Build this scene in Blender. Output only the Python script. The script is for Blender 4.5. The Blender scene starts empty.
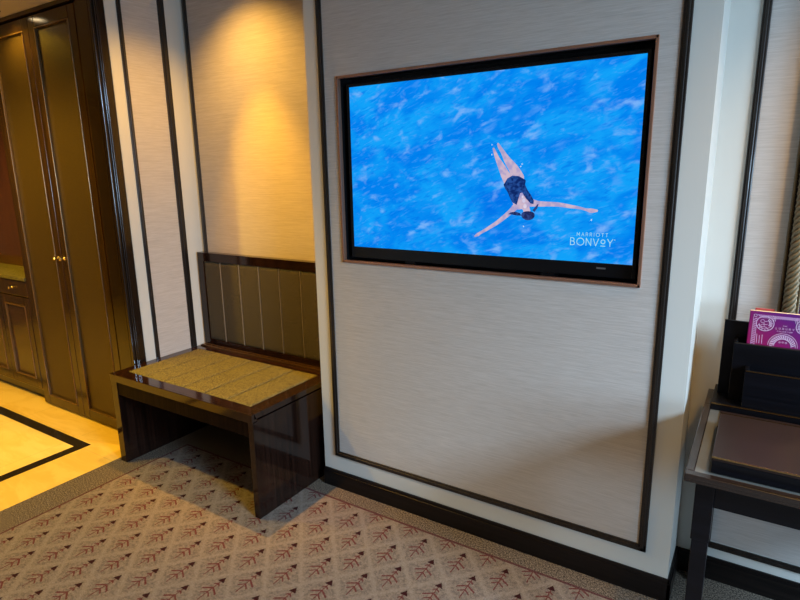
import bpy, bmesh, math, random
from mathutils import Matrix, Vector
random.seed(7)
S = bpy.context.scene
COL = S.collection
PI = math.pi

# ------------------------------------------------------------------ helpers
def add_box(bm, x0, x1, y0, y1, z0, z1, bev=0.0, seg=2):
    t = bmesh.new()
    bmesh.ops.create_cube(t, size=1.0)
    for v in t.verts:
        v.co = Vector(((x0+x1)/2 + v.co.x*(x1-x0), (y0+y1)/2 + v.co.y*(y1-y0), (z0+z1)/2 + v.co.z*(z1-z0)))
    if bev > 0:
        bmesh.ops.bevel(t, geom=t.edges[:], offset=bev, segments=seg, affect='EDGES', profile=0.5)
    me = bpy.data.meshes.new('tmp'); t.to_mesh(me); t.free()
    bm.from_mesh(me); bpy.data.meshes.remove(me)

def add_lathe(bm, prof, M=Matrix(), seg=24):
    rings = []
    for r, z in prof:
        if r < 1e-6:
            rings.append([bm.verts.new(M @ Vector((0, 0, z)))])
        else:
            rings.append([bm.verts.new(M @ Vector((r*math.cos(2*PI*k/seg), r*math.sin(2*PI*k/seg), z))) for k in range(seg)])
    for a, b in zip(rings, rings[1:]):
        for k in range(seg):
            k2 = (k+1) % seg
            if len(a) == 1 and len(b) > 1: f = bm.faces.new((a[0], b[k2], b[k]))
            elif len(b) == 1 and len(a) > 1: f = bm.faces.new((a[k], a[k2], b[0]))
            elif len(a) > 1: f = bm.faces.new((a[k], a[k2], b[k2], b[k]))
            f.smooth = True

def obj(name, bm, m, parent=None, smooth=False):
    bmesh.ops.recalc_face_normals(bm, faces=bm.faces[:])
    me = bpy.data.meshes.new(name); bm.to_mesh(me); bm.free()
    if m: me.materials.append(m)
    if smooth:
        for p in me.polygons: p.use_smooth = True
    o = bpy.data.objects.new(name, me); COL.objects.link(o)
    if parent:
        o.parent = parent
        o.matrix_parent_inverse = Matrix.Translation(-world_loc(parent))
    return o

def world_loc(o):
    l = Vector((0, 0, 0))
    while o:
        l += o.location; 
        l += o.matrix_parent_inverse.translation if o.parent else Vector((0, 0, 0))
        o = o.parent
    return l

def box(name, dims, m, parent=None, bev=0.0):
    bm = bmesh.new(); add_box(bm, *dims, bev=bev)
    return obj(name, bm, m, parent)

def boxes(name, lst, m, parent=None, bev=0.0):
    bm = bmesh.new()
    for d in lst: add_box(bm, *d, bev=bev)
    return obj(name, bm, m, parent)

def thing(name, label, cat, loc, group=None):
    o = bpy.data.objects.new(name, None); COL.objects.link(o)
    o.location = loc; o.empty_display_size = 0.1
    o['label'] = label; o['category'] = cat
    if group: o['group'] = group
    return o

def struct(o, label=None):
    o['kind'] = 'structure'
    if label: o['label'] = label
    return o

# ------------------------------------------------------------------ materials
class N:
    def __init__(s, name):
        s.m = bpy.data.materials.new(name); s.m.use_nodes = True
        s.t = s.m.node_tree; s.t.nodes.clear()
        s.out = s.t.nodes.new('ShaderNodeOutputMaterial')
    def n(s, typ, **kw):
        x = s.t.nodes.new(typ)
        for k, v in kw.items(): setattr(x, k, v)
        return x
    def l(s, a, b): s.t.links.new(a, b)
    def math(s, op, a, b=0.0, c=None, clamp=False):
        x = s.n('ShaderNodeMath', operation=op); x.use_clamp = clamp
        for i, v in enumerate((a, b, c)):
            if v is None: continue
            if isinstance(v, (int, float)): x.inputs[i].default_value = v
            else: s.l(v, x.inputs[i])
        return x.outputs[0]
    def step(s, v, lo, hi):          # smooth 0..1
        x = s.n('ShaderNodeMapRange'); x.interpolation_type = 'SMOOTHSTEP'
        s.l(v, x.inputs[0]); x.inputs[1].default_value = lo; x.inputs[2].default_value = hi
        x.inputs[3].default_value = 0; x.inputs[4].default_value = 1
        return x.outputs[0]
    def mix(s, f, a, b):
        x = s.n('ShaderNodeMix', data_type='RGBA')
        if isinstance(f, (int, float)): x.inputs[0].default_value = f
        else: s.l(f, x.inputs[0])
        for i, v in ((6, a), (7, b)):
            if isinstance(v, tuple): x.inputs[i].default_value = (*v, 1)
            else: s.l(v, x.inputs[i])
        return x.outputs[2]
    def pos(s, scale=(1, 1, 1)):
        g = s.n('ShaderNodeNewGeometry')
        v = s.n('ShaderNodeVectorMath', operation='MULTIPLY'); s.l(g.outputs['Position'], v.inputs[0])
        v.inputs[1].default_value = scale
        return v.outputs[0]
    def noise(s, vec, scale=1, detail=3, rough=.5, dist=0):
        x = s.n('ShaderNodeTexNoise'); s.l(vec, x.inputs['Vector'])
        x.inputs['Scale'].default_value = scale; x.inputs['Detail'].default_value = detail
        x.inputs['Roughness'].default_value = rough; x.inputs['Distortion'].default_value = dist
        return x.outputs[0]
    def bsdf(s, color, rough=.5, metal=0, spec=.5, bump=None, bd=.001, coat=0, bstr=1):
        b = s.n('ShaderNodeBsdfPrincipled')
        if isinstance(color, tuple): b.inputs['Base Color'].default_value = (*color, 1)
        else: s.l(color, b.inputs['Base Color'])
        if isinstance(rough, (int, float)): b.inputs['Roughness'].default_value = rough
        else: s.l(rough, b.inputs['Roughness'])
        b.inputs['Metallic'].default_value = metal
        b.inputs['Specular IOR Level'].default_value = spec
        b.inputs['Coat Weight'].default_value = coat
        b.inputs['Coat Roughness'].default_value = .06
        if bump is not None:
            x = s.n('ShaderNodeBump'); x.inputs['Distance'].default_value = bd; x.inputs['Strength'].default_value = bstr
            s.l(bump, x.inputs['Height']); s.l(x.outputs[0], b.inputs['Normal'])
        s.l(b.outputs[0], s.out.inputs[0])
        return b

def flat(name, col, rough=.5, metal=0, spec=.5, coat=0, var=.06, scale=30):
    n = N(name)
    nz = n.noise(n.pos(), scale, 3)
    a = tuple(c*(1-var) for c in col); b = tuple(min(1, c*(1+var)) for c in col)
    n.bsdf(n.mix(nz, a, b), rough, metal, spec, coat=coat)
    return n.m

def wallpaper():
    n = N('grasscloth_wallpaper')
    a = n.noise(n.pos((14, 14, 520)), 1, 4, .6, .4)
    b = n.noise(n.pos((5, 5, 190)), 1, 3, .5)
    h = n.math('ADD', n.math('MULTIPLY', a, .65), n.math('MULTIPLY', b, .35))
    f = n.step(h, .34, .66)
    c = n.mix(f, (.43, .385, .345), (.54, .495, .455))
    n.bsdf(c, .62, 0, .3, bump=h, bd=.0012, bstr=.6)
    return n.m

def wood(name, dark, light, rough=.12, axis='x', coat=.6, sc=1.0, spec=.5):
    n = N(name)
    s = {'x': (1.5, 60, 60), 'y': (60, 1.5, 60), 'z': (60, 60, 1.5)}[axis]
    a = n.noise(n.pos(tuple(v*sc for v in s)), 1, 4, .6, .6)
    n.bsdf(n.mix(n.step(a, .35, .7), dark, light), rough, 0, spec, coat=coat)
    return n.m

def upholstery(name, dark, light, rough=.55, metal=.25):
    n = N(name)
    a = n.noise(n.pos(), 150, 3, .8)
    b = n.noise(n.pos(), 300, 2, .8)
    f = n.step(n.math('ADD', n.math('MULTIPLY', a, .5), n.math('MULTIPLY', b, .5)), .45, .55)
    n.bsdf(n.mix(f, dark, light), rough, metal, .35, bump=a, bd=.0003)
    return n.m

def carpet():
    n = N('patterned_carpet')
    g = n.n('ShaderNodeNewGeometry'); sp = n.n('ShaderNodeSeparateXYZ'); n.l(g.outputs['Position'], sp.inputs[0])
    # slightly wobbly coordinates, like woven yarn
    wob = n.noise(n.pos(), 130, 2)
    X = n.math('ADD', sp.outputs[0], n.math('MULTIPLY', n.math('SUBTRACT', wob, .5), .006))
    wob2 = n.noise(n.pos((1.1, .9, 1)), 140, 2)
    Y = n.math('ADD', sp.outputs[1], n.math('MULTIPLY', n.math('SUBTRACT', wob2, .5), .006))
    PX, PY = .179, .2
    X0, Y0 = -2.044, -.842
    def layer(dx, dy):
        fx = n.math('DIVIDE', n.math('SUBTRACT', X, X0+dx), PX)
        u = n.math('MULTIPLY', n.math('SUBTRACT', n.math('FRACT', n.math('ADD', fx, 100.5)), .5), PX)
        u = n.math('ABSOLUTE', u)
        fy = n.math('DIVIDE', n.math('SUBTRACT', Y, Y0+dy+.012), PY)      # v in (-.2,0], tip at -.006
        v = n.math('MULTIPLY', n.math('SUBTRACT', n.math('FRACT', n.math('ADD', fy, 100)), 1.0), PY)
        # arrow head: triangle tip up, v from -.03 to -.006
        half = n.math('MULTIPLY', n.math('ADD', v, .004), -.62)
        arrow = n.math('MULTIPLY', n.math('LESS_THAN', u, half), n.math('GREATER_THAN', v, -.030))
        def chev(c, k, w, th):
            d = n.math('ABSOLUTE', n.math('ADD', n.math('ADD', v, c), n.math('MULTIPLY', u, k)))
            return n.math('MULTIPLY', n.math('LESS_THAN', d, th), n.math('LESS_THAN', u, w))
        parts = [chev(.041, .7, .013, .0038), chev(.066, .62, .036, .0042), chev(.090, .75, .023, .0036)]
        stem = n.math('MULTIPLY', n.math('LESS_THAN', u, .0022), n.math('MULTIPLY', n.math('GREATER_THAN', v, -.138), n.math('LESS_THAN', v, -.03)))
        m = stem
        for p in parts: m = n.math('MAXIMUM', m, p)
        return arrow, m
    a1, m1 = layer(0, 0); a2, m2 = layer(PX/2, PY/2)
    arrow = n.math('MAXIMUM', a1, a2); motif = n.math('MAXIMUM', m1, m2)
    # diamond trellis: light bands running between the motifs
    bx = n.math('DIVIDE', n.math('SUBTRACT', X, X0), PX); by = n.math('DIVIDE', n.math('SUBTRACT', Y, Y0+.030), PY)
    def band(e):
        fr = n.math('FRACT', n.math('ADD', e, 100.0))
        return n.math('ABSOLUTE', n.math('SUBTRACT', fr, .5))     # .5 on the line
    b1 = band(n.math('ADD', bx, by)); b2 = band(n.math('SUBTRACT', bx, by))
    bb = n.math('MAXIMUM', b1, b2)
    bb2 = n.math('ADD', bb, n.math('MULTIPLY', n.math('SUBTRACT', n.noise(n.pos(), 60, 3, .7), .5), .16))
    trel = n.step(bb2, .38, .49)
    edge = n.math('MULTIPLY', n.step(bb, .29, .35), n.math('SUBTRACT', 1.0, n.step(bb, .36, .40)))
    fine = n.noise(n.pos(), 330, 3, .8)
    mid = n.noise(n.pos(), 75, 4, .7)
    base = n.mix(n.step(mid, .36, .64), (.130, .104, .086), (.235, .190, .155))
    base = n.mix(n.math('MULTIPLY', edge, .15), base, (.14, .105, .085))
    base = n.mix(n.math('MULTIPLY', trel, .65), base, (.255, .21, .172))
    base = n.mix(n.math('MULTIPLY', motif, n.step(mid, .28, .42)), base, (.105, .017, .017))
    base = n.mix(arrow, base, (.025, .003, .004))
    # border band and its line
    brd = n.mix(n.step(n.noise(n.pos(), 170, 3, .8), .42, .60), (.028, .022, .017), (.25, .20, .15))
    isb = n.math('MAXIMUM', n.math('GREATER_THAN', sp.outputs[1], -.095), n.math('LESS_THAN', sp.outputs[0], -2.656))
    dx = n.math('ABSOLUTE', n.math('ADD', sp.outputs[0], 2.656)); dy = n.math('ABSOLUTE', n.math('ADD', sp.outputs[1], .095))
    lx = n.math('MULTIPLY', n.math('LESS_THAN', dx, .0055), n.math('LESS_THAN', sp.outputs[1], -.0895))
    ly = n.math('MULTIPLY', n.math('LESS_THAN', dy, .0055), n.math('GREATER_THAN', sp.outputs[0], -2.6615))
    line = n.math('MAXIMUM', lx, ly)
    c = n.mix(isb, base, brd)
    c = n.mix(line, c, (.075, .018, .022))
    yarn = n.noise(n.pos(), 210, 3, .85)
    c = n.mix(n.math('MULTIPLY', n.step(yarn, .50, .60), .18), c, (.46, .39, .33))
    c = n.mix(n.math('MULTIPLY', n.math('SUBTRACT', 1, n.step(yarn, .38, .50)), .35), c, (.07, .05, .04))
    c = n.mix(n.math('MULTIPLY', arrow, n.math('SUBTRACT', .9, isb), clamp=True), c, (.028, .004, .005))
    n.bsdf(c, .95, 0, .1, bump=n.math('ADD', fine, n.math('MULTIPLY', n.noise(n.pos(), 800, 2), .6)), bd=.003)
    return n.m

def marble():
    n = N('cream_marble_tile')
    w = n.noise(n.pos((1, 3, 1)), 2.2, 6, .6, 1.2)
    f = n.step(w, .42, .62)
    c = n.mix(f, (.76, .50, .11), (.84, .58, .15))
    g = n.n('ShaderNodeNewGeometry'); sp = n.n('ShaderNodeSeparateXYZ'); n.l(g.outputs['Position'], sp.inputs[0])
    x, y = sp.outputs[0], sp.outputs[1]
    inner = n.math('MULTIPLY', n.math('LESS_THAN', x, -3.17), n.math('LESS_THAN', y, -.41))
    c = n.mix(inner, c, n.mix(f, (.86, .62, .19), (.92, .70, .26)))
    o_ = n.math('MULTIPLY', n.math('LESS_THAN', x, -3.137), n.math('LESS_THAN', y, -.381))
    i_ = n.math('MULTIPLY', n.math('LESS_THAN', x, -3.204), n.math('LESS_THAN', y, -.445))
    ring = n.math('SUBTRACT', o_, i_)
    # joints
    def joint(v, p, off):
        fr = n.math('FRACT', n.math('ADD', n.math('DIVIDE', n.math('ADD', v, off), p), 100))
        return n.math('LESS_THAN', n.math('ABSOLUTE', n.math('SUBTRACT', fr, .5)), .0025/p*.5)
    j = n.math('MAXIMUM', joint(x, .6, .0), joint(y, .6, .13))
    c = n.mix(n.math('MULTIPLY', j, .5), c, (.35, .25, .12))
    c = n.mix(ring, c, (.02, .015, .010))
    n.bsdf(c, .16, 0, .5)
    return n.m

def water():
    n = N('screen_water_picture')
    g = n.n('ShaderNodeNewGeometry')
    def ns(sx, sz, rot, det=4, dist=.6, off=0):
        mp = n.n('ShaderNodeMapping'); mp.vector_type = 'POINT'
        mp.inputs['Rotation'].default_value = (0, rot, 0)
        mp2 = n.n('ShaderNodeVectorMath', operation='MULTIPLY'); mp2.inputs[1].default_value = (sx, 1, sz)
        n.l(g.outputs['Position'], mp.inputs['Vector']); n.l(mp.outputs[0], mp2.inputs[0])
        mp.inputs['Location'].default_value = (off, 0, 0)
        return n.noise(mp2.outputs[0], 1, det, .55, dist)
    big = ns(5, 9, .25, 3, .8)
    mid = ns(13, 34, .30, 6, .4, 3)
    fin = ns(22, 100, .36, 4, .8, 7)
    spk = ns(70, 110, .3, 2, 0, 11)
    sp = n.n('ShaderNodeSeparateXYZ'); n.l(g.outputs['Position'], sp.inputs[0])
    # paler, calmer towards the lower right of the picture; bluer at upper left
    c = n.mix(n.step(big, .35, .65), (.000, .22, .86), (.006, .36, .95))
    c = n.mix(n.math('MULTIPLY', n.step(mid, .54, .74), .5), c, (.10, .38, .95))
    c = n.mix(n.math('MULTIPLY', n.step(mid, .34, .46), -1.0), c, c)
    c = n.mix(n.math('MULTIPLY', n.step(fin, .56, .76), .4), c, (.14, .46, 1.0))
    dk = n.math('MULTIPLY', n.math('SUBTRACT', 1, n.step(fin, .30, .46)), .5)
    c = n.mix(dk, c, (.0, .15, .78))
    pat = n.math('MULTIPLY', n.step(ns(12, 22, .25, 5, .3, 5), .54, .74), .75)
    c = n.mix(pat, c, (.24, .50, .96))
    c = n.mix(n.math('MULTIPLY', n.step(spk, .80, .84), .7), c, (.75, .9, 1.0))
    # swimmer's soft shadow on the pool bottom, part of the picture
    dx = n.math('MULTIPLY', n.math('ADD', sp.outputs[0], .85), 9); dz = n.math('MULTIPLY', n.math('SUBTRACT', sp.outputs[2], 1.34), 8)
    d = n.math('ADD', n.math('MULTIPLY', dx, dx), n.math('MULTIPLY', dz, dz))
    c = n.mix(n.math('MULTIPLY', n.math('SUBTRACT', 1, n.step(d, 0, 1.0)), .45), c, (.0, .14, .80))
    e = n.n('ShaderNodeEmission'); n.l(c, e.inputs[0]); e.inputs[1].default_value = SCREEN
    n.l(e.outputs[0], n.out.inputs[0])
    return n.m

def emit(name, a, b, strength, scale=60):
    n = N(name)
    e = n.n('ShaderNodeEmission'); n.l(n.mix(n.step(n.noise(n.pos(), scale, 3), .35, .65), a, b), e.inputs[0])
    e.inputs[1].default_value = strength
    n.l(e.outputs[0], n.out.inputs[0])
    return n.m

SCREEN = 1.0
M = {}
M['paper'] = wallpaper()
M['cream'] = flat('cream_wall_paint', (.60, .585, .53), .38, var=.015, scale=4)
M['trim'] = wood('dark_trim_wood', (.008, .006, .005), (.020, .015, .012), .28, 'z', .25)
M['base'] = wood('dark_baseboard_wood', (.004, .003, .003), (.010, .007, .006), .3, 'x', .0, 1.0, .3)
M['carpet'] = carpet()
M['marble'] = marble()
M['ceiling'] = flat('ceiling_paint', (.50, .45, .38), .8, var=.01)
M['bench'] = wood('lacquered_macassar_wood', (.007, .003, .002), (.020, .008, .005), .10, 'z', .08, 1.0, .35)
M['benchx'] = wood('lacquered_macassar_edge', (.008, .003, .002), (.024, .009, .005), .12, 'z', .15, 1.0, .4)
M['apronw'] = wood('ribbed_apron_wood', (.004, .002, .0015), (.012, .006, .004), .45, 'z', .0, 1.5, .03)
M['gloss'] = wood('gloss_wood_panel', (.020, .008, .003), (.050, .022, .008), .18, 'x', .3)
M['seatfab'] = upholstery('gold_tweed_upholstery', (.020, .017, .006), (.165, .145, .052), .7, .0)
M['backfab'] = upholstery('olive_tweed_upholstery', (.008, .006, .004), (.105, .086, .048), .65, .0)
M['seam'] = flat('upholstery_piping', (.20, .17, .125), .5)
M['cab'] = wood('cabinet_dark_lacquer', (.020, .010, .005), (.040, .020, .008), .16, 'z', .0)
M['cabpost'] = wood('cabinet_post_lacquer', (.014, .008, .005), (.014, .008, .005), .16, 'z', .0)
M['leather'] = upholstery('bronze_leather_panel', (.040, .024, .008), (.085, .055, .020), .38, .3)
M['inlaymould'] = flat('bronze_moulding', (.16, .09, .035), .25, .5)
M['brass'] = flat('polished_brass', (.85, .70, .38), .15, 1)
M['copper'] = flat('copper_frame_metal', (.38, .19, .12), .3, .6)
M['dim'] = wood('rear_wood_panelling', (.05, .035, .025), (.10, .07, .05), .5, 'z', 0)
M['niche'] = flat('black_niche_lining', (.004, .004, .005), .4)
M['bezel'] = flat('black_television_plastic', (.004, .004, .005), .3, spec=.3)
M['badge'] = flat('silver_badge', (.35, .35, .36), .3, .8)
M['desk'] = wood('black_desk_lacquer', (.002, .002, .003), (.004, .004, .006), .30, 'x', .0, 1.0, .3)
M['deskrim'] = wood('desk_rim_wood', (.020, .012, .009), (.032, .020, .015), .22, 'x', .1)
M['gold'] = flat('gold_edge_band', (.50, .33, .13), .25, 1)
M['brownlid'] = flat('dark_brown_leather_lid', (.024, .013, .010), .36, spec=.3, var=.3, scale=9)
M['glassinset'] = flat('pale_glass_inset', (.11, .11, .10), .05, var=.05)
M['rope'] = flat('bronze_rope_carving', (.15, .105, .050), .5, .2, var=.3, scale=60)
M['ropedark'] = flat('aged_dark_bronze', (.022, .015, .009), .5, .2)
M['mirror'] = flat('mirror_glass', (.8, .8, .8), .02, 1)
M['page'] = flat('cream_page_edge', (.92, .74, .40), .6)
M['orange'] = flat('orange_card', (.72, .13, .06), .5)
M['white'] = flat('white_ink', (.80, .62, .78), .5)
M['lilac'] = flat('lilac_ink', (.40, .22, .52), .5)
M['glass'] = emit('lamp_glow', (1, .72, .38), (1, .76, .42), 14)
M['door'] = wood('counter_back_wood', (.040, .012, .005), (.085, .028, .011), .2, 'z', .5)

def cover_mat():
    n = N('magenta_purple_cover')
    g = n.n('ShaderNodeNewGeometry'); sp = n.n('ShaderNodeSeparateXYZ'); n.l(g.outputs['Position'], sp.inputs[0])
    t = n.math('ADD', n.math('MULTIPLY', sp.outputs[0], 5.0), n.math('MULTIPLY', n.math('SUBTRACT', sp.outputs[2], 1.0), 6.0))
    c = n.mix(n.step(t, -.25, .9), (.29, .008, .085), (.11, .010, .15))
    n.bsdf(c, .35)
    return n.m
M['cover'] = cover_mat()

# ------------------------------------------------------------------ camera (solved from the wall, bench and screen edges)
cam = bpy.data.cameras.new('camera'); co = bpy.data.objects.new('camera', cam); COL.objects.link(co)
fw = Vector((-.52633762, .82157651, -.21904507)); rt = Vector((.84389998, .53624765, -.01647072)); up = Vector((-.10393044, .19352129, .97557571))
co.matrix_world = Matrix(((rt.x, up.x, -fw.x, 0), (rt.y, up.y, -fw.y, -1.9637), (rt.z, up.z, -fw.z, 1.5), (0, 0, 0, 1)))
cam.sensor_width = 36; cam.lens = 570.94/800*36; cam.clip_start = .02
S.camera = co

# ------------------------------------------------------------------ setting
CZ = 2.62       # room ceiling
HZ = 2.392      # lower hall ceiling
XR, XL = -.1612, -1.712
YB = .213      # recess behind the desk
YA = .26       # back of the bench alcove
XW = -2.815    # side wall of the alcove
RX, RY = 2.5, -5.0
# floors
fl = box('floor', (-2.846, RX, RY, YA, -.03, 0), M['carpet']); struct(fl, 'patterned taupe carpet with speckled border and small red tree motifs')
fh = box('floor_hall', (-6.5, -2.846, RY, YB+.4, -.03, .0), M['marble']); struct(fh, 'cream marble hall floor with a black inlaid line')
# ceilings
struct(boxes('ceiling', [(XW-.1, RX, RY, YA, CZ, CZ+.05)], M['ceiling']))
struct(box('ceiling_hall', (-6.5, XW-.01, RY, YB+.4, HZ, HZ+.28), M['ceiling']), 'cream ceiling of the hall above the cabinets')

# protruding television wall with a niche
nL, nR, nT, nB = -1.5483, -.324, 1.8845, 1.1185
NF = .009
wf = boxes('wall_front', [
    (XL, nL, 0, YA, 0, CZ), (nR, XR, 0, YB, 0, CZ), (nL, nR, 0, YB, 0, nB), (nL, nR, 0, YB, nT, CZ),
    (nL, nR, .10, YB, nB, nT)], M['cream'])
struct(wf, 'cream wall block that carries the television')
tx0, tx1, tz0 = -1.640, -.2376, .1673
TW = .027
def panel_frame(parent_lst, x0, x1, z0, z1, yf, holes=None): pass
pp = boxes('wallpaper_panel', [(tx0+TW, nL, -.003, .0, tz0+TW, CZ-.12), (nR, tx1-TW, -.003, .0, tz0+TW, CZ-.12),
    (nL, nR, -.003, .0, tz0+TW, nB), (nL, nR, -.003, 0, nT, CZ-.12)], M['paper'], wf)
def trim_rail(name, lst, bev=.003):
    bm = bmesh.new()
    for d in lst: add_box(bm, *d, bev=bev, seg=2)
    return struct(obj(name, bm, M['trim']))
def moulded(name, segs):
    return trim_rail(name, segs)
# double-step moulding: wide low strip plus a narrow raised bead
def frame_y(name, x0, x1, z0, z1, y, w, bottom=True, left=True, right=True, top=True):
    L = []
    def strip(a, b, c, d):
        L.append((a, b, y-.008, y, c, d))
    if left: strip(x0, x0+w, z0, z1); L.append((x0+w*.3, x0+w*.7, y-.012, y-.004, z0+w*.3, z1))
    if right: strip(x1-w, x1, z0, z1); L.append((x1-w*.7, x1-w*.3, y-.012, y-.004, z0+w*.3, z1))
    if bottom: strip(x0, x1, z0, z0+w); L.append((x0+w*.3, x1-w*.3, y-.012, y-.004, z0+w*.3, z0+w*.7))
    if top: strip(x0, x1, z1-w, z1)
    return trim_rail(name, L, .002)
frame_y('trim_1', tx0, tx1, tz0, CZ-.12, 0, TW)
# niche lining (black) and copper edging belong to the wall
boxes('niche_lining', [(nL, nL+.002, .0, .10, nB, nT), (nR-.002, nR, .0, .10, nB, nT), (nL, nR, .0, .10, nB, nB+.002),
    (nL, nR, .0, .10, nT-.002, nT), (nL, nR, .098, .10, nB, nT)], M['niche'], wf)
boxes('copper_edging', [(nL-.001, nL+NF, -.009, .012, nB-.001, nT+.001), (nR-NF, nR+.001, -.009, .012, nB-.001, nT+.001),
    (nL, nR, -.009, .012, nB-.001, nB+NF), (nL, nR, -.009, .012, nT-NF, nT+.001)], M['copper'], wf, bev=.0015)

# back walls
wb = box('wall_back', (-2.95, XL+.1, YA, YA+.1, 0, CZ), M['cream']); struct(wb, 'back wall of the bench alcove')
ax0, ax1 = -2.795, -1.74
box('wallpaper_panel', (ax0+.03, ax1-.03, YA-.003, YA, .20, CZ-.10), M['paper'], wb)
frame_y('trim_2', ax0, ax1, .17, CZ-.08, YA, .032)
wr = box('wall_back_right', (XR-.3, RX, YB, YB+.1, 0, CZ), M['cream']); struct(wr, 'recessed wall behind the desk')
box('wallpaper_panel', (-.050, 1.45, YB-.003, YB, .155, CZ-.10), M['paper'], wr)
frame_y('trim_3', -.074, 1.48, .127, CZ-.08, YB, .0235)
# side wall of the alcove (end of the cabinet block)
wl = box('wall_left', (-2.95, XW, -.183, YA, 0, CZ), M['cream']); struct(wl, 'narrow cream side wall at the left of the bench')
box('wallpaper_panel', (XW, XW+.003, -.100, .112, .12, CZ-.1), M['paper'], wl)
bm = bmesh.new()
for a, b in ((-.123, -.100), (.110, .150)):
    add_box(bm, XW, XW+.008, a, b, .10, CZ-.1, bev=.002); add_box(bm, XW+.006, XW+.012, a+(b-a)*.3, b-(b-a)*.3, .10, CZ-.1, bev=.0015)
struct(obj('trim_4', bm, M['trim']))
# room shell out of view
wy0, wy1, wz0, wz1 = -3.4, -.45, .7, 2.60
wrt = boxes('wall_right', [(RX, RX+.12, RY, wy0, 0, CZ), (RX, RX+.12, wy1, YB+.1, 0, CZ), (RX, RX+.12, wy0, wy1, 0, wz0), (RX, RX+.12, wy0, wy1, wz1, CZ)], M['dim']); struct(wrt)
wn = boxes('window_1', [(RX+.02, RX+.08, wy0, wy0+.05, wz0, wz1), (RX+.02, RX+.08, wy1-.05, wy1, wz0, wz1), (RX+.02, RX+.08, wy0, wy1, wz0, wz0+.05), (RX+.02, RX+.08, wy0, wy1, wz1-.04, wz1)], M['trim']); struct(wn)
struct(box('wall_rear', (-6.5, RX, RY-.1, RY, 0, CZ), M['dim']))
struct(box('wall_hall', (-6.6, -6.5, RY, YB+.5, 0, CZ), M['dim']))
struct(box('wall_hall_blocker', (-2.93, -2.83, RY, -1.75, 0, CZ), M['cream']), 'added unseen wall that keeps daylight out of the hall')  # added out of view to block stray daylight and bounce from the hall
struct(box('wall_hall_back', (-6.5, -2.93, .62, .70, 0, CZ), M['cream']))

# baseboards
BH = .0896
def skirting(name, segs):
    bm = bmesh.new()
    for s in segs:
        add_box(bm, *s, bev=.002)
    return struct(obj(name, bm, M['base']))
skirting('baseboard_front', [(XL-.002, XR+.013, -.013, .0, 0, BH-.014), (XL-.001, XR+.009, -.009, 0, 0, BH), (XR, XR+.013, -.013, YB, 0, BH-.014), (XR, XR+.009, -.009, YB, 0, BH)])
skirting('baseboard_back', [(XW, XL, YA-.013, YA, 0, BH-.014), (XW, XL, YA-.009, YA, 0, BH)])
skirting('baseboard_back_right', [(XR+.013, RX, YB-.013, YB, 0, BH-.014), (XR+.009, RX, YB-.009, YB, 0, BH)])

# dark jamb post at the corner of cabinets and alcove
bm = bmesh.new()
add_box(bm, -2.975, XW-.002, -.235, -.183, 0, HZ, bev=.003)
for x0, x1, y in ((-2.875, -2.855, -.245), (-2.848, -2.825, -.250)):
    add_box(bm, x0, x1, y, -.23, 0, HZ, bev=.004)
for y in (-.228,):
    add_box(bm, XW-.004, XW+.003, y, y+.011, 0, CZ, bev=.003)
struct(obj('trim_5', bm, M['cabpost']), 'dark lacquered corner post between the cabinets and the wall')

# ------------------------------------------------------------------ wardrobe with two tall doors
CY = -.195
wd = thing('wardrobe', 'tall dark lacquered wardrobe with two bronze leather panelled doors, left of the bench', 'wardrobe', (-3.5, .15, 0))
boxes('carcass', [(-4.02, -2.977, CY+.03, .58, .012, HZ-.002), (-3.055, -2.977, CY, CY+.03, .012, 2.37), (-4.02, -2.977, CY-.012, CY+.03, 2.367, HZ-.002),
                  (-4.02, -4.004, CY, CY+.03, .012, 2.37)], M['cab'], wd, bev=.002)
def door(x0, x1, z0, z1, y, st, parent, knob_x, knob_z, name='door', pm='leather', label=None):
    d = boxes(name, [(x0, x0+st, y-.002, y+.028, z0, z1), (x1-st, x1, y-.002, y+.028, z0, z1), (x0+st, x1-st, y-.002, y+.028, z0, z0+st), (x0+st, x1-st, y-.002, y+.028, z1-st, z1)], M['cab'], parent, bev=.003)
    w = .009
    a0, a1, b0, b1 = x0+st, x1-st, z0+st, z1-st
    box('panel', (a0, a1, y+.008, y+.02, b0, b1), M[pm], d)
    boxes('moulding', [(a0, a0+w, y-.006, y+.01, b0, b1), (a1-w, a1, y-.006, y+.01, b0, b1), (a0, a1, y-.006, y+.01, b0, b0+w), (a0, a1, y-.006, y+.01, b1-w, b1)], M['inlaymould'], d, bev=.003)
    if knob_x is not None:
        bm = bmesh.new()
        Mx = Matrix.Translation((knob_x, y-.002, knob_z)) @ Matrix.Rotation(PI/2, 4, 'X')
        add_lathe(bm, [(0, -.001), (.011, -.001), (.011, .003), (.006, .005), (.0045, .012), (.008, .017), (.0115, .023), (.0105, .030), (.005, .034), (0, .035)], Mx)
        k = obj('knob', bm, M['brass'], d)
    return d
door(-4.003, -3.5285, .012, 2.36, CY, .062, wd, -3.560, 1.03)
door(-3.5255, -3.058, .012, 2.36, CY, .062, wd, -3.494, 1.03)

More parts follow.
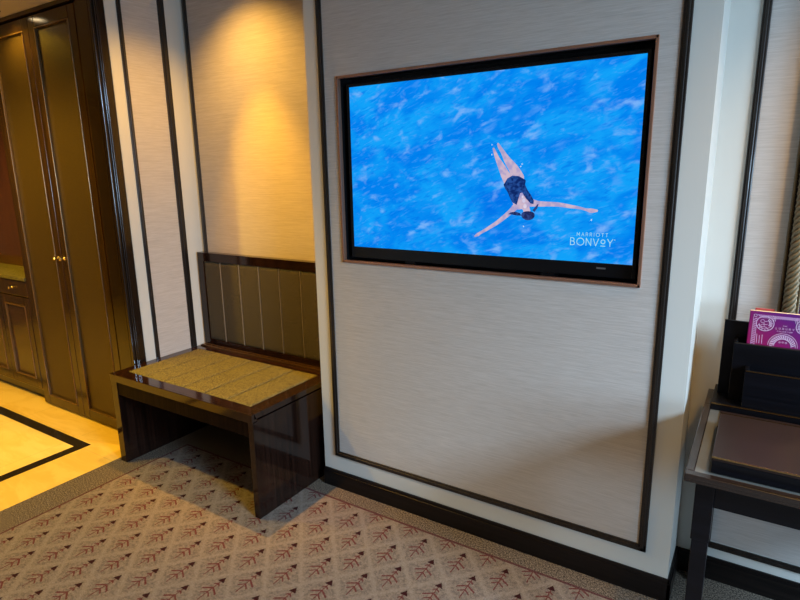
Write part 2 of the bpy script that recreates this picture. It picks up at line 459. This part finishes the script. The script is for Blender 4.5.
# ------------------------------------------------------------------ low counter unit at the far left
cb = thing('counter_cabinet', 'low dark cabinet with gold panelled doors and a glittery top, at the far left edge', 'cabinet', (-4.75, .1, 0))
boxes('carcass', [(-5.6, -4.022, CY+.03, .58, .10, .845), (-5.6, -4.022, CY+.005, CY+.03, .09, .105)], M['cab'], cb, bev=.002)
box('kick_board', (-5.6, -4.022, CY+.055, .55, 0.0, .10), M['trim'], cb)
def drawer(x0, x1):
    d = box('drawer', (x0, x1, CY, CY+.028, .735, .84), M['cab'], cb, bev=.004)
    bm = bmesh.new()
    Mx = Matrix.Translation(((x0+x1)/2, CY, .79)) @ Matrix.Rotation(PI/2, 4, 'X')
    add_lathe(bm, [(0, 0), (.009, 0), (.009, .003), (.004, .005), (.004, .012), (.009, .018), (.009, .024), (0, .028)], Mx)
    obj('knob', bm, M['brass'], d)
for x0, x1 in ((-4.415, -4.026), (-4.81, -4.421), (-5.2, -4.816)):
    door(x0, x1, .108, .728, CY, .055, cb, None, 0, pm='gloss')
    drawer(x0, x1)
ct = box('counter_top', (-5.6, -4.022, CY-.01, .56, .845, .868), M['seatfab'], cb, bev=.002)
bp = thing('wall_panelling', 'reddish brown wood panelling above the low counter at the far left edge', 'wall panel', (-4.8, .06, .868))
box('panel_board', (-5.6, -4.022, .05, .075, .868, HZ-.002), M['door'], bp)

# ------------------------------------------------------------------ bench
BX0, BX1, BF, BB, BZ = -2.812, -1.762, -.401, .255, .498
bn = thing('bench', 'dark lacquered bench with gold tweed seat and olive upright back in the alcove', 'bench', ((BX0+BX1)/2, -.1, 0))
PT = .032
CH = .040       # drop of the sloping edge under the seat top
box('side_panel', (BX0, BX0+.050, BF+.002, BB-.02, 0, BZ-.030), M['bench'], bn, bev=.002)
box('side_panel', (BX1-PT, BX1, BF+.004, BB-.02, 0, BZ-.034), M['bench'], bn, bev=.0015)
fx0, fx1, fy0, fy1 = -2.752, -1.836, -.335, .122
bm = bmesh.new()
for d in ((BX0, BX1, BF+.014, fy0, BZ-.026, BZ), (BX0, BX1, fy1, .168, BZ-.026, BZ), (BX0, fx0, fy0, fy1, BZ-.026, BZ), (fx1, BX1, fy0, fy1, BZ-.026, BZ)):
    add_box(bm, *d, bev=.001)
# sloping front edge of the top
prof = [(BF+.016, BZ), (BF+.002, BZ), (BF, BZ-.002), (BF, BZ-CH), (BF+.03, BZ-CH)]
A = [bm.verts.new((BX0, y, z)) for y, z in prof]; B = [bm.verts.new((BX1, y, z)) for y, z in prof]
for k in range(5): bm.faces.new((A[k], A[(k+1) % 5], B[(k+1) % 5], B[k]))
bm.faces.new(A); bm.faces.new(B[::-1])
obj('seat_frame', bm, M['benchx'], bn)
box('apron', (BX0+.050, BX1-PT, BF+.006, BF+.03, BZ-.112, BZ-CH+.002), M['apronw'], bn, bev=.0015)
box('under_board', (BX0+.050, BX1-PT, BF+.03, BB-.03, BZ-.075, BZ-.028), M['bench'], bn)
def channelled(edges, a0, a1, base, top, mode, gap=.0016):
    bm = bmesh.new()
    for c0, c1 in zip(edges, edges[1:]):
        n = 16; m = 12; w = c1-c0; L = a1-a0
        def edge(d, rr): return 1.0 if d >= rr else math.sqrt(max(0, 1-(1-d/rr)**2))
        c0 += gap; c1 -= gap; w = c1-c0
        ss = [0, .012, .03, .06, .12, .25, .5, .75, .88, .94, .97, .988, 1]
        tt = [0, .006, .02, .05, .2, .5, .8, .95, .98, .994, 1]
        grid = []
        for u in ss:
            row = []
            for v in tt:
                h = base+(top-base)*edge(min(u, 1-u)*w, .012)*edge(min(v, 1-v)*L, .012)
                x, a = c0+w*u, a0+L*v
                row.append(bm.verts.new((x, a, h) if mode == 'z' else (x, h, a)))
            grid.append(row)
        for i in range(len(ss)-1):
            for j in range(len(tt)-1):
                f = bm.faces.new((grid[i][j], grid[i+1][j], grid[i+1][j+1], grid[i][j+1])); f.smooth = True
    return bm
cuts = [-2.605, -2.453, -2.300, -2.147, -1.992]
bm = channelled([fx0]+cuts+[fx1], fy0, fy1, BZ-.005, BZ+.004, 'z')
se = obj('seat_upholstery', bm, M['seatfab'], bn)
box('seam_piping', (fx0, fx1, fy0, fy1, BZ-.03, BZ-.004), M['benchx'], se)
# back
KZ0, KZ1, KY0, KY1 = BZ+.008, 1.060, .205, .250
LX = BX0+.012
boxes('backrest_frame', [(LX, BX1, KY0, KY1, KZ1-.050, KZ1), (LX, LX+.048, KY0, KY1, KZ0, KZ1-.050), (BX1-.046, BX1, KY0, KY1, KZ0, KZ1-.050), (LX+.048, BX1-.046, KY0, KY1, KZ0, KZ0+.030),
    (LX+.048, BX1-.046, KY0+.02, KY1, KZ0+.030, KZ1-.050)], M['bench'], bn, bev=.0015)
bcuts = [-2.613, -2.460, -2.307, -2.154, -2.002]
bm = channelled([LX+.049]+bcuts+[BX1-.047], KZ0+.031, KZ1-.051, KY0+.008, KY0+.002, 'y')
bu = obj('backrest_upholstery', bm, M['backfab'], bn)
bm = bmesh.new()
for c in bcuts: add_box(bm, c-.0022, c+.0022, KY0+.001, KY0+.010, KZ0+.032, KZ1-.052, bev=.001)
obj('seam_piping', bm, M['seam'], bu)
# studded strip where the back meets the seat
bm = bmesh.new()
add_box(bm, LX, BX1, .168, .250, BZ-.012, BZ+.006, bev=.001)
add_box(bm, LX+.01, BX1, .170, .176, BZ+.004, BZ+.010, bev=.002)
add_box(bm, LX+.01, BX1, .192, .198, BZ+.004, BZ+.012, bev=.002)
x = LX+.03
while x < BX1-.02:
    add_box(bm, x, x+.007, .178, .190, BZ+.003, BZ+.013, bev=.003)
    x += .051
hg = obj('hinge_strip', bm, flat('hinge_strip_metal', (.16, .085, .035), .22, .85), bn); hg['label'] = 'narrow studded bronze strip'

# ------------------------------------------------------------------ television
tv = thing('television', 'flat television showing a swimmer in blue water, sunk in the copper edged wall niche', 'television', (-.934, .06, nB+.002))
sL, sR, sT, sB = -1.509, -.3589, 1.8428, 1.185
ty = .030
BZL, BZB = .013, .048
bm = bmesh.new()
for d in ((sL-BZL, sL, ty-.004, ty+.03, sB-BZB, sT+BZL), (sR, sR+BZL, ty-.004, ty+.03, sB-BZB, sT+BZL), (sL, sR, ty-.004, ty+.03, sT, sT+BZL), (sL, sR, ty-.004, ty+.03, sB-BZB, sB)):
    add_box(bm, *d, bev=.002)
bz = obj('bezel', bm, M['bezel'], tv)
box('back_case', (sL, sR, ty+.012, .096, sB-.02, sT), M['bezel'], tv, bev=.004)
for fx in (-1.25, -.67): box('stand_foot', (fx, fx+.05, .03, .09, nB+.002, sB-BZB+.002), M['bezel'], tv)
scr = box('screen', (sL, sR, ty, ty+.012, sB, sT), water(), tv)
bd = box('badge', (-.473, -.443, ty-.0055, ty-.0035, sB-.020, sB-.015), M['badge'], bz)

# picture on the screen: flat shapes drawn a hair in front of it
def capsule_fan(bm, pts, y):
    """ribbon through (x,z,r) points with round ends"""
    n = len(pts); L = []; R = []
    for i, (x, z, r) in enumerate(pts):
        a = pts[max(0, i-1)]; b = pts[min(n-1, i+1)]
        d = Vector((b[0]-a[0], b[1]-a[1])).normalized(); p = Vector((-d.y, d.x))
        L.append((x+p.x*r, z+p.y*r)); R.append((x-p.x*r, z-p.y*r))
    def V(q): return bm.verts.new((q[0], y, q[1]))
    l = [V(q) for q in L]; r_ = [V(q) for q in R]
    for i in range(n-1): bm.faces.new((l[i], l[i+1], r_[i+1], r_[i]))
    for (x, z, r), e0, e1, s in ((pts[0], L[0], R[0], 1), (pts[-1], L[-1], R[-1], -1)):
        a0 = math.atan2(e0[1]-z, e0[0]-x)
        arc = [V((x+r*math.cos(a0+s*PI*k/8), z+r*math.sin(a0+s*PI*k/8))) for k in range(9)]
        if len(arc) > 2: bm.faces.new(arc)
def catmull(pts, k=6):
    out = []
    P = [pts[0]]+list(pts)+[pts[-1]]
    for i in range(1, len(P)-2):
        for j in range(k):
            t = j/k
            out.append(tuple(.5*((2*P[i][c])+(-P[i-1][c]+P[i+1][c])*t+(2*P[i-1][c]-5*P[i][c]+4*P[i+1][c]-P[i+2][c])*t*t+(-P[i-1][c]+3*P[i][c]-3*P[i+1][c]+P[i+2][c])*t**3) for c in range(3)))
    out.append(pts[-1]); return out
bm = bmesh.new()
yy = ty-.0006
# legs, torso, arms, neck as one connected figure
capsule_fan(bm, catmull([(-.845, 1.592, .004), (-.838, 1.580, .0065), (-.824, 1.560, .008), (-.808, 1.535, .0125), (-.783, 1.503, .018), (-.764, 1.472, .021)]), yy)
capsule_fan(bm, catmull([(-.862, 1.576, .004), (-.856, 1.562, .006), (-.846, 1.540, .0085), (-.832, 1.515, .0125), (-.814, 1.482, .017), (-.798, 1.455, .019)]), yy)
capsule_fan(bm, catmull([(-.781, 1.463, .033), (-.768, 1.430, .027), (-.757, 1.400, .031), (-.740, 1.378, .030), (-.733, 1.366, .014), (-.728, 1.350, .013)]), yy)
capsule_fan(bm, catmull([(-.765, 1.378, .013), (-.790, 1.352, .0095), (-.838, 1.313, .0075), (-.880, 1.286, .006), (-.908, 1.270, .005), (-.920, 1.262, .006), (-.932, 1.256, .003)]), yy)
capsule_fan(bm, catmull([(-.715, 1.385, .014), (-.682, 1.381, .0095), (-.620, 1.380, .0075), (-.575, 1.374, .0062), (-.540, 1.369, .0045), (-.520, 1.364, .0045), (-.502, 1.361, .0075), (-.484, 1.361, .004)]), yy)
sw = obj('swimmer_picture', bm, emit('picture_skin', (.42, .36, .62), (.66, .50, .62), .95, 55), scr)
sw['label'] = 'picture of a person floating on their back in a dark swimsuit, arms spread'
bm = bmesh.new(); y2 = ty-.0012
def poly(bm, pts, y): bm.faces.new([bm.verts.new((a, y, b)) for a, b in pts])
poly(bm, [(-.820, 1.448), (-.806, 1.470), (-.788, 1.480), (-.762, 1.478), (-.736, 1.464), (-.738, 1.448), (-.728, 1.428), (-.714, 1.410), (-.704, 1.392), (-.705, 1.380), (-.716, 1.382), (-.734, 1.400), (-.748, 1.420), (-.756, 1.418), (-.762, 1.396), (-.768, 1.376), (-.786, 1.386), (-.796, 1.405), (-.804, 1.422), (-.814, 1.434)], y2)
obj('swimsuit_picture', bm, emit('picture_swimsuit', (.004, .02, .13), (.02, .08, .32), 1.0, 90), scr)
bm = bmesh.new()
for k in range(1):
    poly(bm, [(-.724+.026*math.cos(a*PI/10)*(1.0 if math.sin(a*PI/10) < 0 else .95), 1.343+.021*math.sin(a*PI/10)*(1.0 if math.sin(a*PI/10) < 0 else .55)) for a in range(20)], y2)
poly(bm, [(-.755, 1.347), (-.772, 1.352), (-.790, 1.349), (-.800, 1.342), (-.785, 1.341), (-.765, 1.338), (-.748, 1.338)], y2)
poly(bm, [(-.700, 1.352), (-.690, 1.366), (-.686, 1.381), (-.690, 1.380), (-.700, 1.368), (-.708, 1.358)], y2)
obj('hair_picture', bm, emit('picture_hair', (.012, .02, .10), (.03, .06, .22), 1.0, 90), scr)
bm = bmesh.new()
for (cx, cz, r) in ((-.736, 1.372, .0065), (-.741, 1.392, .006), (-.746, 1.405, .004)):
    poly(bm, [(cx+r*math.cos(a*PI/6), cz+r*1.3*math.sin(a*PI/6)) for a in range(12)], y2-.0003)
obj('face_highlight_picture', bm, emit('picture_face', (.62, .58, .78), (.75, .66, .78), 1.0, 60), scr)
spm = emit('picture_splash', (.6, .85, 1), (.8, .95, 1), 1.0)
for cx, cz in ((-.868, 1.590), (-.868, 1.556), (-.752, 1.520), (-.757, 1.512), (-.50, 1.33), (-.74, 1.30)):
    bm = bmesh.new()
    pts = []
    for k in range(10):
        a = k*PI/5; rr_ = (.006 if k % 2 == 0 else .0015)*random.uniform(.5, 1)
        pts.append((cx+rr_*math.cos(a), cz+rr_*math.sin(a)))
    poly(bm, pts, y2)
    obj('splash_picture', bm, spm, scr)

# stroke lettering
GL = {
 'M': [[(0, 0), (.05, 1), (.4, .25), (.75, 1), (.8, 0)]], 'A': [[(0, 0), (.38, 1), (.76, 0)], [(.14, .33), (.62, .33)]],
 'R': [[(0, 0), (0, 1), (.35, 1), (.52, .88), (.55, .73), (.50, .58), (.35, .47), (0, .47)], [(.30, .47), (.58, 0)]],
 'I': [[(.05, 0), (.05, 1)]], 'T': [[(0, 1), (.6, 1)], [(.3, 1), (.3, 0)]],
 'B': [[(0, 0), (0, 1), (.32, 1), (.47, .9), (.5, .76), (.45, .6), (.32, .53), (0, .53)], [(.32, .53), (.52, .44), (.58, .27), (.52, .08), (.34, 0), (0, 0)]],
 'N': [[(0, 0), (0, 1), (.66, 0), (.66, 1)]], 'V': [[(0, 1), (.36, 0), (.72, 1)]], 'Y': [[(0, 1), (.34, .46), (.68, 1)], [(.34, .46), (.34, 0)]],
 'H': [[(0, 0), (0, 1)], [(.6, 0), (.6, 1)], [(0, .5), (.6, .5)]], 'E': [[(.5, 0), (0, 0), (0, 1), (.5, 1)], [(0, .5), (.42, .5)]],
 'L': [[(0, 1), (0, 0), (.5, 0)]], 'U': [[(0, 1), (0, .3), (.1, .08), (.3, 0), (.5, .08), (.6, .3), (.6, 1)]],
 'X': [[(0, 0), (.62, 1)], [(0, 1), (.62, 0)]], 'C': [[(.72*.5+.5*math.cos(a), .5+.5*math.sin(a)) for a in [.75+k*(2*PI-1.5)/14 for k in range(15)]]],
 'O': [[(.5+.5*math.cos(k*PI/10), .5+.5*math.sin(k*PI/10)) for k in range(21)]],
 'o': [[(.3+.27*math.cos(k*PI/10), .62+.27*math.sin(k*PI/10)) for k in range(21)], [(0, .02), (.6, .02)]],
}
WD = {'M': .8, 'A': .76, 'R': .58, 'I': .1, 'T': .6, 'B': .58, 'N': .66, 'V': .72, 'Y': .68, 'H': .6, 'E': .5, 'L': .5, 'U': .6, 'X': .62, 'C': .75, 'O': 1.0, 'o': .6}
def stroke(bm, pts, th, y0, y1, T=lambda x, z: (x, z)):
    for (a, b), (c, d) in zip(pts, pts[1:]):
        a, b = T(a, b); c, d = T(c, d)
        v = Vector((c-a, d-b))
        if v.length < 1e-7: continue
        v.normalize(); p = Vector((-v.y, v.x))*th/2; e = v*th*.3
        q = [(a-e.x+p.x, b-e.y+p.y), (c+e.x+p.x, d+e.y+p.y), (c+e.x-p.x, d+e.y-p.y), (a-e.x-p.x, b-e.y-p.y)]
        f0 = [bm.verts.new((s, y0, t)) for s, t in q]; f1 = [bm.verts.new((s, y1, t)) for s, t in q]
        bm.faces.new(f0); bm.faces.new(f1[::-1])
        for k in range(4): bm.faces.new((f0[k], f1[k], f1[(k+1) % 4], f0[(k+1) % 4]))
def text(bm, s, x0, x1, z, h, th, y0, y1, T=lambda x, z: (x, z)):
    tot = sum(WD[c] for c in s if c != ' ')
    gap = ((x1-x0)/h-tot)/max(1, len(s)-1)
    x = 0
    for c in s:
        for st in GL[c]:
            stroke(bm, [(x0+(x+a)*h, z+b*h) for a, b in st], th, y0, y1, T)
        x += WD[c]+gap
bm = bmesh.new()
text(bm, 'MARRIOTT', -.546, -.443, 1.2745, .0115, .0013, y2-.0002, y2)
text(bm, 'BONVoY', -.567, -.426, 1.2425, .0245, .0023, y2-.0002, y2)
stroke(bm, [(-.4215, 1.2655), (-.4185, 1.2655)], .0022, y2-.0002, y2)
obj('logo_lettering', bm, emit('picture_logo', (.40, .80, .95), (.52, .86, 1.0), .9), scr)

# ------------------------------------------------------------------ desk at the right
DX0, DX1, DY0, DY1, DZ = -.108, .92, -.475, .196, .744
dk = thing('writing_desk', 'black writing desk with brown rim and pale glass inset, cut off by the right edge', 'desk', (.46, -.14, 0))
R_ = .021
bm = bmesh.new()
for d in ((DX0, DX1, DY0, DY0+.026, DZ-.022, DZ), (DX0, DX1, .048, DY1, DZ-.022, DZ), (DX0, DX0+R_, DY0+.026, .048, DZ-.022, DZ), (DX1-R_, DX1, DY0+.026, .048, DZ-.022, DZ)):
    add_box(bm, *d, bev=.0025)
obj('top_rim', bm, M['deskrim'], dk)
gi = box('glass_inset', (DX0+R_, DX1-R_, DY0+.026, .048, DZ-.016, DZ-.002), M['glassinset'], dk); gi['label'] = 'pale glass inset'
box('edge_or_reflection_band', (DX0+.10, DX1-.002, DY0+.004, DY0+.0058, DZ-.003, DZ+.0008), M['gold'], dk)
LG = .044
lx0 = -.082
boxes('apron', [(lx0+LG, DX1-.03-LG, -.432, -.410, .645, DZ-.022), (lx0+LG, DX1-.03-LG, .145, .165, .645, DZ-.022), (lx0+.006, lx0+.026, -.40, .14, .645, DZ-.022), (DX1-.056, DX1-.036, -.40, .14, .645, DZ-.022)], M['desk'], dk, bev=.001)
for x_ in (lx0, DX1-.03-LG):
    for y_ in (-.440, .138):
        xx = x_-.016 if (y_ > 0 and x_ < 0) else x_
        bm = bmesh.new()
        add_box(bm, xx, xx+LG, y_, y_+LG, .545, DZ-.022, bev=.0015)
        t0 = .003
        add_box(bm, xx+t0, xx+LG-t0+.001, y_+t0, y_+LG-t0, 0, .548, bev=.0015)
        obj('leg', bm, M['desk'], dk)
# raised back platform with a gold front edge
pf = box('back_platform', (DX0+.020, DX1-.02, .002, .19, DZ, DZ+.022), M['desk'], dk, bev=.001)
box('edge_or_reflection_band', (DX0+.020, DX1-.02, -.0005, .003, DZ+.0195, DZ+.023), M['gold'], dk)

bxo = thing('document_box', 'low black box with a dark brown lid lying on the desk top', 'box', (.25, -.24, DZ))
BXT = DZ+.044
box('box_body', (-.052, .58, -.438, -.135, DZ, BXT-.010), M['desk'], bxo, bev=.0015)
box('lid', (-.053, .581, -.439, -.134, BXT-.010, BXT), M['brownlid'], bxo, bev=.0015)
box('edge_or_reflection_band', (-.053, .581, -.4405, -.437, BXT-.0025, BXT+.0008), M['gold'], bxo)

lp = box('brown_strip', (-.058, DX1-R_-.01, -.130, .0, DZ-.002, DZ+.0005), M['brownlid'], dk); lp['label'] = 'added dark brown strip carrying painted reflections of the gold edge'
for y_ in (-.048, -.034, -.020): box('edge_or_reflection_band', (-.056, DX1-R_-.01, y_, y_+.004, DZ+.0003, DZ+.0012), M['gold'], lp)  # gold strips laid in as painted reflections of the gold edge in the glass

# stepped letter rack
RKZ = DZ+.022
rk = thing('letter_rack', 'black stepped letter rack holding brochures at the back of the desk', 'letter rack', (.28, .09, RKZ))
box('rear_panel', (-.078, .66, .105, .117, RKZ, 1.016), M['desk'], rk, bev=.001)
boxes('side_panel', [(-.078, -.068, .045, .105, RKZ, .950)], M['desk'], rk, bev=.001) if False else None
def tier(x0, x1, y, z1, depth, nm):
    p = boxes(nm, [(x0, x1, y, y+.010, RKZ, z1), (x0, x0+.010, y+.010, y+depth, RKZ, z1+.004), (x1-.010, x1, y+.010, y+depth, RKZ, z1+.004)], M['desk'], rk, bev=.0012)
    box('edge_or_reflection_band', (x0+.002, x1-.002, y-.0006, y+.001, z1-.0025, z1+.0006), M['ropedark'] if nm == 'middle_tier' else M['gold'], p)
tier(-.0445, .62, .055, .958, .049, 'middle_tier')
tier(-.006, .58, .010, .885, .044, 'front_tier')

# brochure with line-art cover, standing in the rack
bc = thing('brochure', 'magenta and purple brochure with white line drawings standing in the letter rack', 'brochure', (.08, .085, RKZ+.12))
T0, T1, ZB, ZT = -.011, .175, .893, 1.063
yb0, yb1 = .069, .083
pg = box('page_block', (T0+.001, T1-.001, yb0+.001, yb1-.001, ZB, ZT-.0005), M['page'], bc)
cv = boxes('cover', [(T0, T1, yb0-.001, yb0+.0005, ZB, ZT), (T0, T1, yb1-.0005, yb1+.001, ZB, ZT), (T0-.0005, T0+.001, yb0-.001, yb1, ZB, ZT)], M['cover'], bc)
bm = bmesh.new(); y3a, y3b = yb0-.0016, yb0-.0009
def ring(cx, cz, r, th=.0015, k=28, a0=0, a1=2*PI, sq=1):
    stroke(bm, [(cx+r*math.cos(a0+(a1-a0)*i/k), cz+sq*r*math.sin(a0+(a1-a0)*i/k)) for i in range(k+1)], th, y3a, y3b)
for cx, fl_ in ((.031, 1), (.133, -1)):
    cz = 1.026
    ring(cx, cz, .0230); ring(cx, cz, .0165, .0009, 28, PI*1.05, PI*1.95)
    # leafy scrollwork inside the roundel
    for k in range(5):
        a = PI*1.1+k*.42
        stroke(bm, [(cx+.0165*math.cos(a), cz+.0165*math.sin(a)), (cx+.0225*math.cos(a+.12), cz+.0225*math.sin(a+.12))], .0011, y3a, y3b)
    for k in range(6):
        a = -.5+k*.28
        stroke(bm, [(cx+fl_*.011*math.cos(a), cz+.011*math.sin(a)), (cx+fl_*.019*math.cos(a+.1), cz+.019*math.sin(a+.1))], .0016, y3a, y3b)
    ring(cx-fl_*.007, cz+.007, .0050, .0010, 12, .3, 5.0); ring(cx+fl_*.002, cz+.002, .0055, .0010, 12, 1.0, 5.6)
    ring(cx-fl_*.006, cz-.007, .0045, .0010, 12, 0, 4.2)
    stroke(bm, [(cx-fl_*.015, cz-.002), (cx-fl_*.012, cz-.013), (cx-fl_*.002, cz-.010), (cx+fl_*.006, cz-.012)], .0010, y3a, y3b)
# wreath at the bottom centre
for r in (.038, .033, .022):
    ring(.082, .960, r, .0010, 24, .0, PI, 1.05)
for k in range(16):
    a = .1+k*(PI-.2)/15
    stroke(bm, [(.082+.023*math.cos(a), .960+.024*math.sin(a)), (.082+.032*math.cos(a+.13), .960+.0335*math.sin(a+.13))], .0019, y3a, y3b)
ring(.074, .972, .0022, .0008, 8); ring(.082, .973, .0022, .0008, 8); ring(.090, .972, .0022, .0008, 8)
ring(.004, 1.049, .0042, .0010, 14)
for x_ in (.052, .056, .108, .112):
    stroke(bm, [(x_, 1.036), (x_+(.001 if x_ < .08 else -.001), 1.046), (x_+(-.002 if x_ < .08 else .002), 1.053)], .0010, y3a, y3b)
for x_ in (.014, .021, .028):
    stroke(bm, [(x_, .962), (x_-.001, .984+random.uniform(0, .008))], .0010, y3a, y3b)
text(bm, 'THE', .0775, .0875, 1.0225, .0030, .0005, y3a, y3b)
text(bm, 'LUXURY', .060, .106, 1.0125, .0058, .0006, y3a, y3b)
text(bm, 'COLLECTION', .064, .102, 1.0050, .0030, .0005, y3a, y3b)
obj('line_drawing', bm, M['white'], cv)
bm = bmesh.new()
stroke(bm, [(.009, 1.052), (T1-.01, 1.052)], .0010, y3a, y3b); stroke(bm, [(.012, 1.040+.004), (.06, 1.044)], .0008, y3a, y3b)
for k in range(26):
    x_ = .012+k*.006
    stroke(bm, [(x_, 1.0515), (x_+.009, 1.0445)], .0022, y3a, y3b)
stroke(bm, [(-.001, 1.045), (-.001, ZB+.02)], .0009, y3a, y3b); stroke(bm, [(.009, 1.040), (.009, ZB+.02)], .0009, y3a, y3b)
for k in range(17):
    z_ = 1.040-k*.0075
    stroke(bm, [(-.0005, z_-.006), (.0085, z_+.001)], .0023, y3a, y3b)
rb = obj('ribbon_drawing', bm, flat('pale_pink_ink', (.62, .36, .58), .5), cv)
# orange card behind it
oc = thing('orange_card', 'small orange red card sticking up behind the magenta brochure', 'card', (.026, .095, RKZ+.14))
box('card_sheet', (.001, .052, .0885, .0925, .90, 1.068), M['orange'], oc, bev=.0005)
boxes('card_border', [(.001, .052, .0875, .0883, 1.0655, 1.0683), (.001, .0035, .0875, .0883, .95, 1.068), (.0495, .052, .0875, .0883, .95, 1.068)], flat('crimson_ink', (.45, .05, .06), .5), oc)

# ------------------------------------------------------------------ mirror with a rope-carved frame
mr = thing('wall_mirror', 'large framed mirror with a twisted bronze rope frame, cut off at the right edge', 'mirror', (.52, .2, 1.0))
mx0, mx1, mz0, mz1 = .060, .98, .86, 2.15
def rope(bm, p0, p1, r, pitch, strands=3, nseg=8, off=.52, sr=.56):
    p0 = Vector(p0); p1 = Vector(p1); L = (p1-p0).length; d = (p1-p0).normalized()
    a = Vector((0, -1, 0)); b = d.cross(a)
    steps = int(L/pitch*10)
    for s in range(strands):
        rings = []
        for i in range(steps+1):
            t = i/steps; an = 2*PI*(t*L/pitch+s/strands)
            c = p0+d*L*t+(a*math.cos(an)+b*math.sin(an))*r*off
            tang = (d*pitch/(2*PI*r*off)+(-a*math.sin(an)+b*math.cos(an))).normalized()
            u = (a*math.cos(an)+b*math.sin(an)); w = tang.cross(u).normalized()
            rings.append([bm.verts.new(c+(u*math.cos(2*PI*k/nseg)+w*math.sin(2*PI*k/nseg))*r*sr) for k in range(nseg)])
        for A, B in zip(rings, rings[1:]):
            for k in range(nseg):
                f = bm.faces.new((A[k], A[(k+1) % nseg], B[(k+1) % nseg], B[k])); f.smooth = True
rr = .0185
fr = boxes('frame_moulding', [(mx0, mx0+.058, YB-.020, YB-.004, mz0, mz1), (mx1-.058, mx1, YB-.020, YB-.004, mz0, mz1), (mx0, mx1, YB-.020, YB-.004, mz0, mz0+.058), (mx0, mx1, YB-.020, YB-.004, mz1-.058, mz1)], M['ropedark'], mr, bev=.003)
bm = bmesh.new(); yr_ = YB-.032
c_ = mx0+.012+rr
rope(bm, (c_, yr_, mz0+.01), (c_, yr_, mz1-.01), rr, .095, 5, 8, .70, .36); rope(bm, (mx1-.01-rr, yr_, mz0+.01), (mx1-.01-rr, yr_, mz1-.01), rr, .095, 5, 8, .70, .36)
rope(bm, (mx0+.01, yr_, mz0+.01+rr), (mx1-.01, yr_, mz0+.01+rr), rr, .095, 5, 8, .70, .36); rope(bm, (mx0+.01, yr_, mz1-.01-rr), (mx1-.01, yr_, mz1-.01-rr), rr, .095, 5, 8, .70, .36)
obj('rope_carving', bm, M['rope'], fr)
bm = bmesh.new()
rope(bm, (mx0+.004, YB-.024, mz0), (mx0+.004, YB-.024, mz1), .0045, .016, 2, 6)
rope(bm, (mx0+.053, YB-.026, mz0+.05), (mx0+.053, YB-.026, mz1-.05), .0045, .016, 2, 6)
obj('bead_edge', bm, M['rope'], fr)
box('mirror_glass', (mx0+.05, mx1-.05, YB-.012, YB-.005, mz0+.05, mz1-.05), M['mirror'], mr)

# ------------------------------------------------------------------ ceiling lamps (fixtures) and lights
def downlight(x, y, z, label, grp=None):
    t = thing('downlight', label, 'ceiling light', (x, y, z), grp)
    bm = bmesh.new(); add_lathe(bm, [(.052, z*0-.0), (.052, -.006), (.040, -.008), (.036, -.002), (.036, 0)], Matrix.Translation((x, y, z)))
    obj('trim_ring', bm, M['brass'], t)
    bm = bmesh.new(); add_lathe(bm, [(0, -.003), (.036, -.003), (.036, -.001)], Matrix.Translation((x, y, z)))
    obj('lamp', bm, M['glass'], t)
downlight(-3.655, -.32, HZ, 'small round downlight in the hall ceiling at the top left corner')

def spot(x, y, z, energy, col, size, blend, aim=(0, 0, -1), r=.03):
    l = bpy.data.lights.new('spot', 'SPOT'); l.energy = energy; l.color = col; l.spot_size = math.radians(size); l.spot_blend = blend; l.shadow_soft_size = r
    o = bpy.data.objects.new('spot_light', l); COL.objects.link(o); o.location = (x, y, z)
    o.rotation_euler = Vector(aim).to_track_quat('-Z', 'Y').to_euler()
def area(x, y, z, energy, col, sx, sy, aim):
    l = bpy.data.lights.new('area', 'AREA'); l.energy = energy; l.color = col; l.shape = 'RECTANGLE'; l.size = sx; l.size_y = sy
    o = bpy.data.objects.new('area_light', l); COL.objects.link(o); o.location = (x, y, z)
    o.rotation_euler = Vector(aim).to_track_quat('-Z', 'Z').to_euler()
WARM = (1, .53, .09); WARMH = (1, .61, .05); WARM2 = (1, .63, .23)
# alcove spotlight: tight core and wide spill of the same lamp
AL = (-2.29, -.09, 2.585)
spot(*AL, 185, (1, .455, .03), 49, .75, (.06, .09, -1), .02)
spot(*AL, 95, WARM, 116, 1.0, r=.02)
# hall
spot(-3.655, -.33, HZ-.02, 18, WARMH, 150, .6, r=.04)
spot(-3.4, -1.1, HZ-.02, 150, WARMH, 150, .6, r=.04)
spot(-4.5, -1.1, HZ-.02, 150, WARMH, 150, .6, r=.04)
# room ceiling lamps
for x, y in ((-1.0, -2.6), (.6, -1.6), (-1.9, -3.6)):
    spot(x, y, CZ-.02, 18, WARM2, 160, .6, r=.05)
spot(.42, -.22, CZ-.02, 85, WARM, 90, 1.0, r=.03)
# daylight: bright sky patch outside the window in the right wall, and the softer light of the window itself
area(4.3, -1.95, 3.25, 620, (.50, .74, 1.0), 1.2, 1.2, (-4.8, 1.6, -2.4))
area(RX+.10, -2.0, 1.35, 75, (.50, .74, 1.0), .8, .8, (-1, .6, -.15))
w = bpy.data.worlds.new('world'); S.world = w; w.use_nodes = True
w.node_tree.nodes['Background'].inputs[0].default_value = (.5, .6, .8, 1); w.node_tree.nodes['Background'].inputs[1].default_value = .3
S.view_settings.view_transform = 'Standard'; S.view_settings.look = 'None'; S.view_settings.gamma = 1
S.view_settings.use_curve_mapping = False; S.view_settings.exposure = 0.0
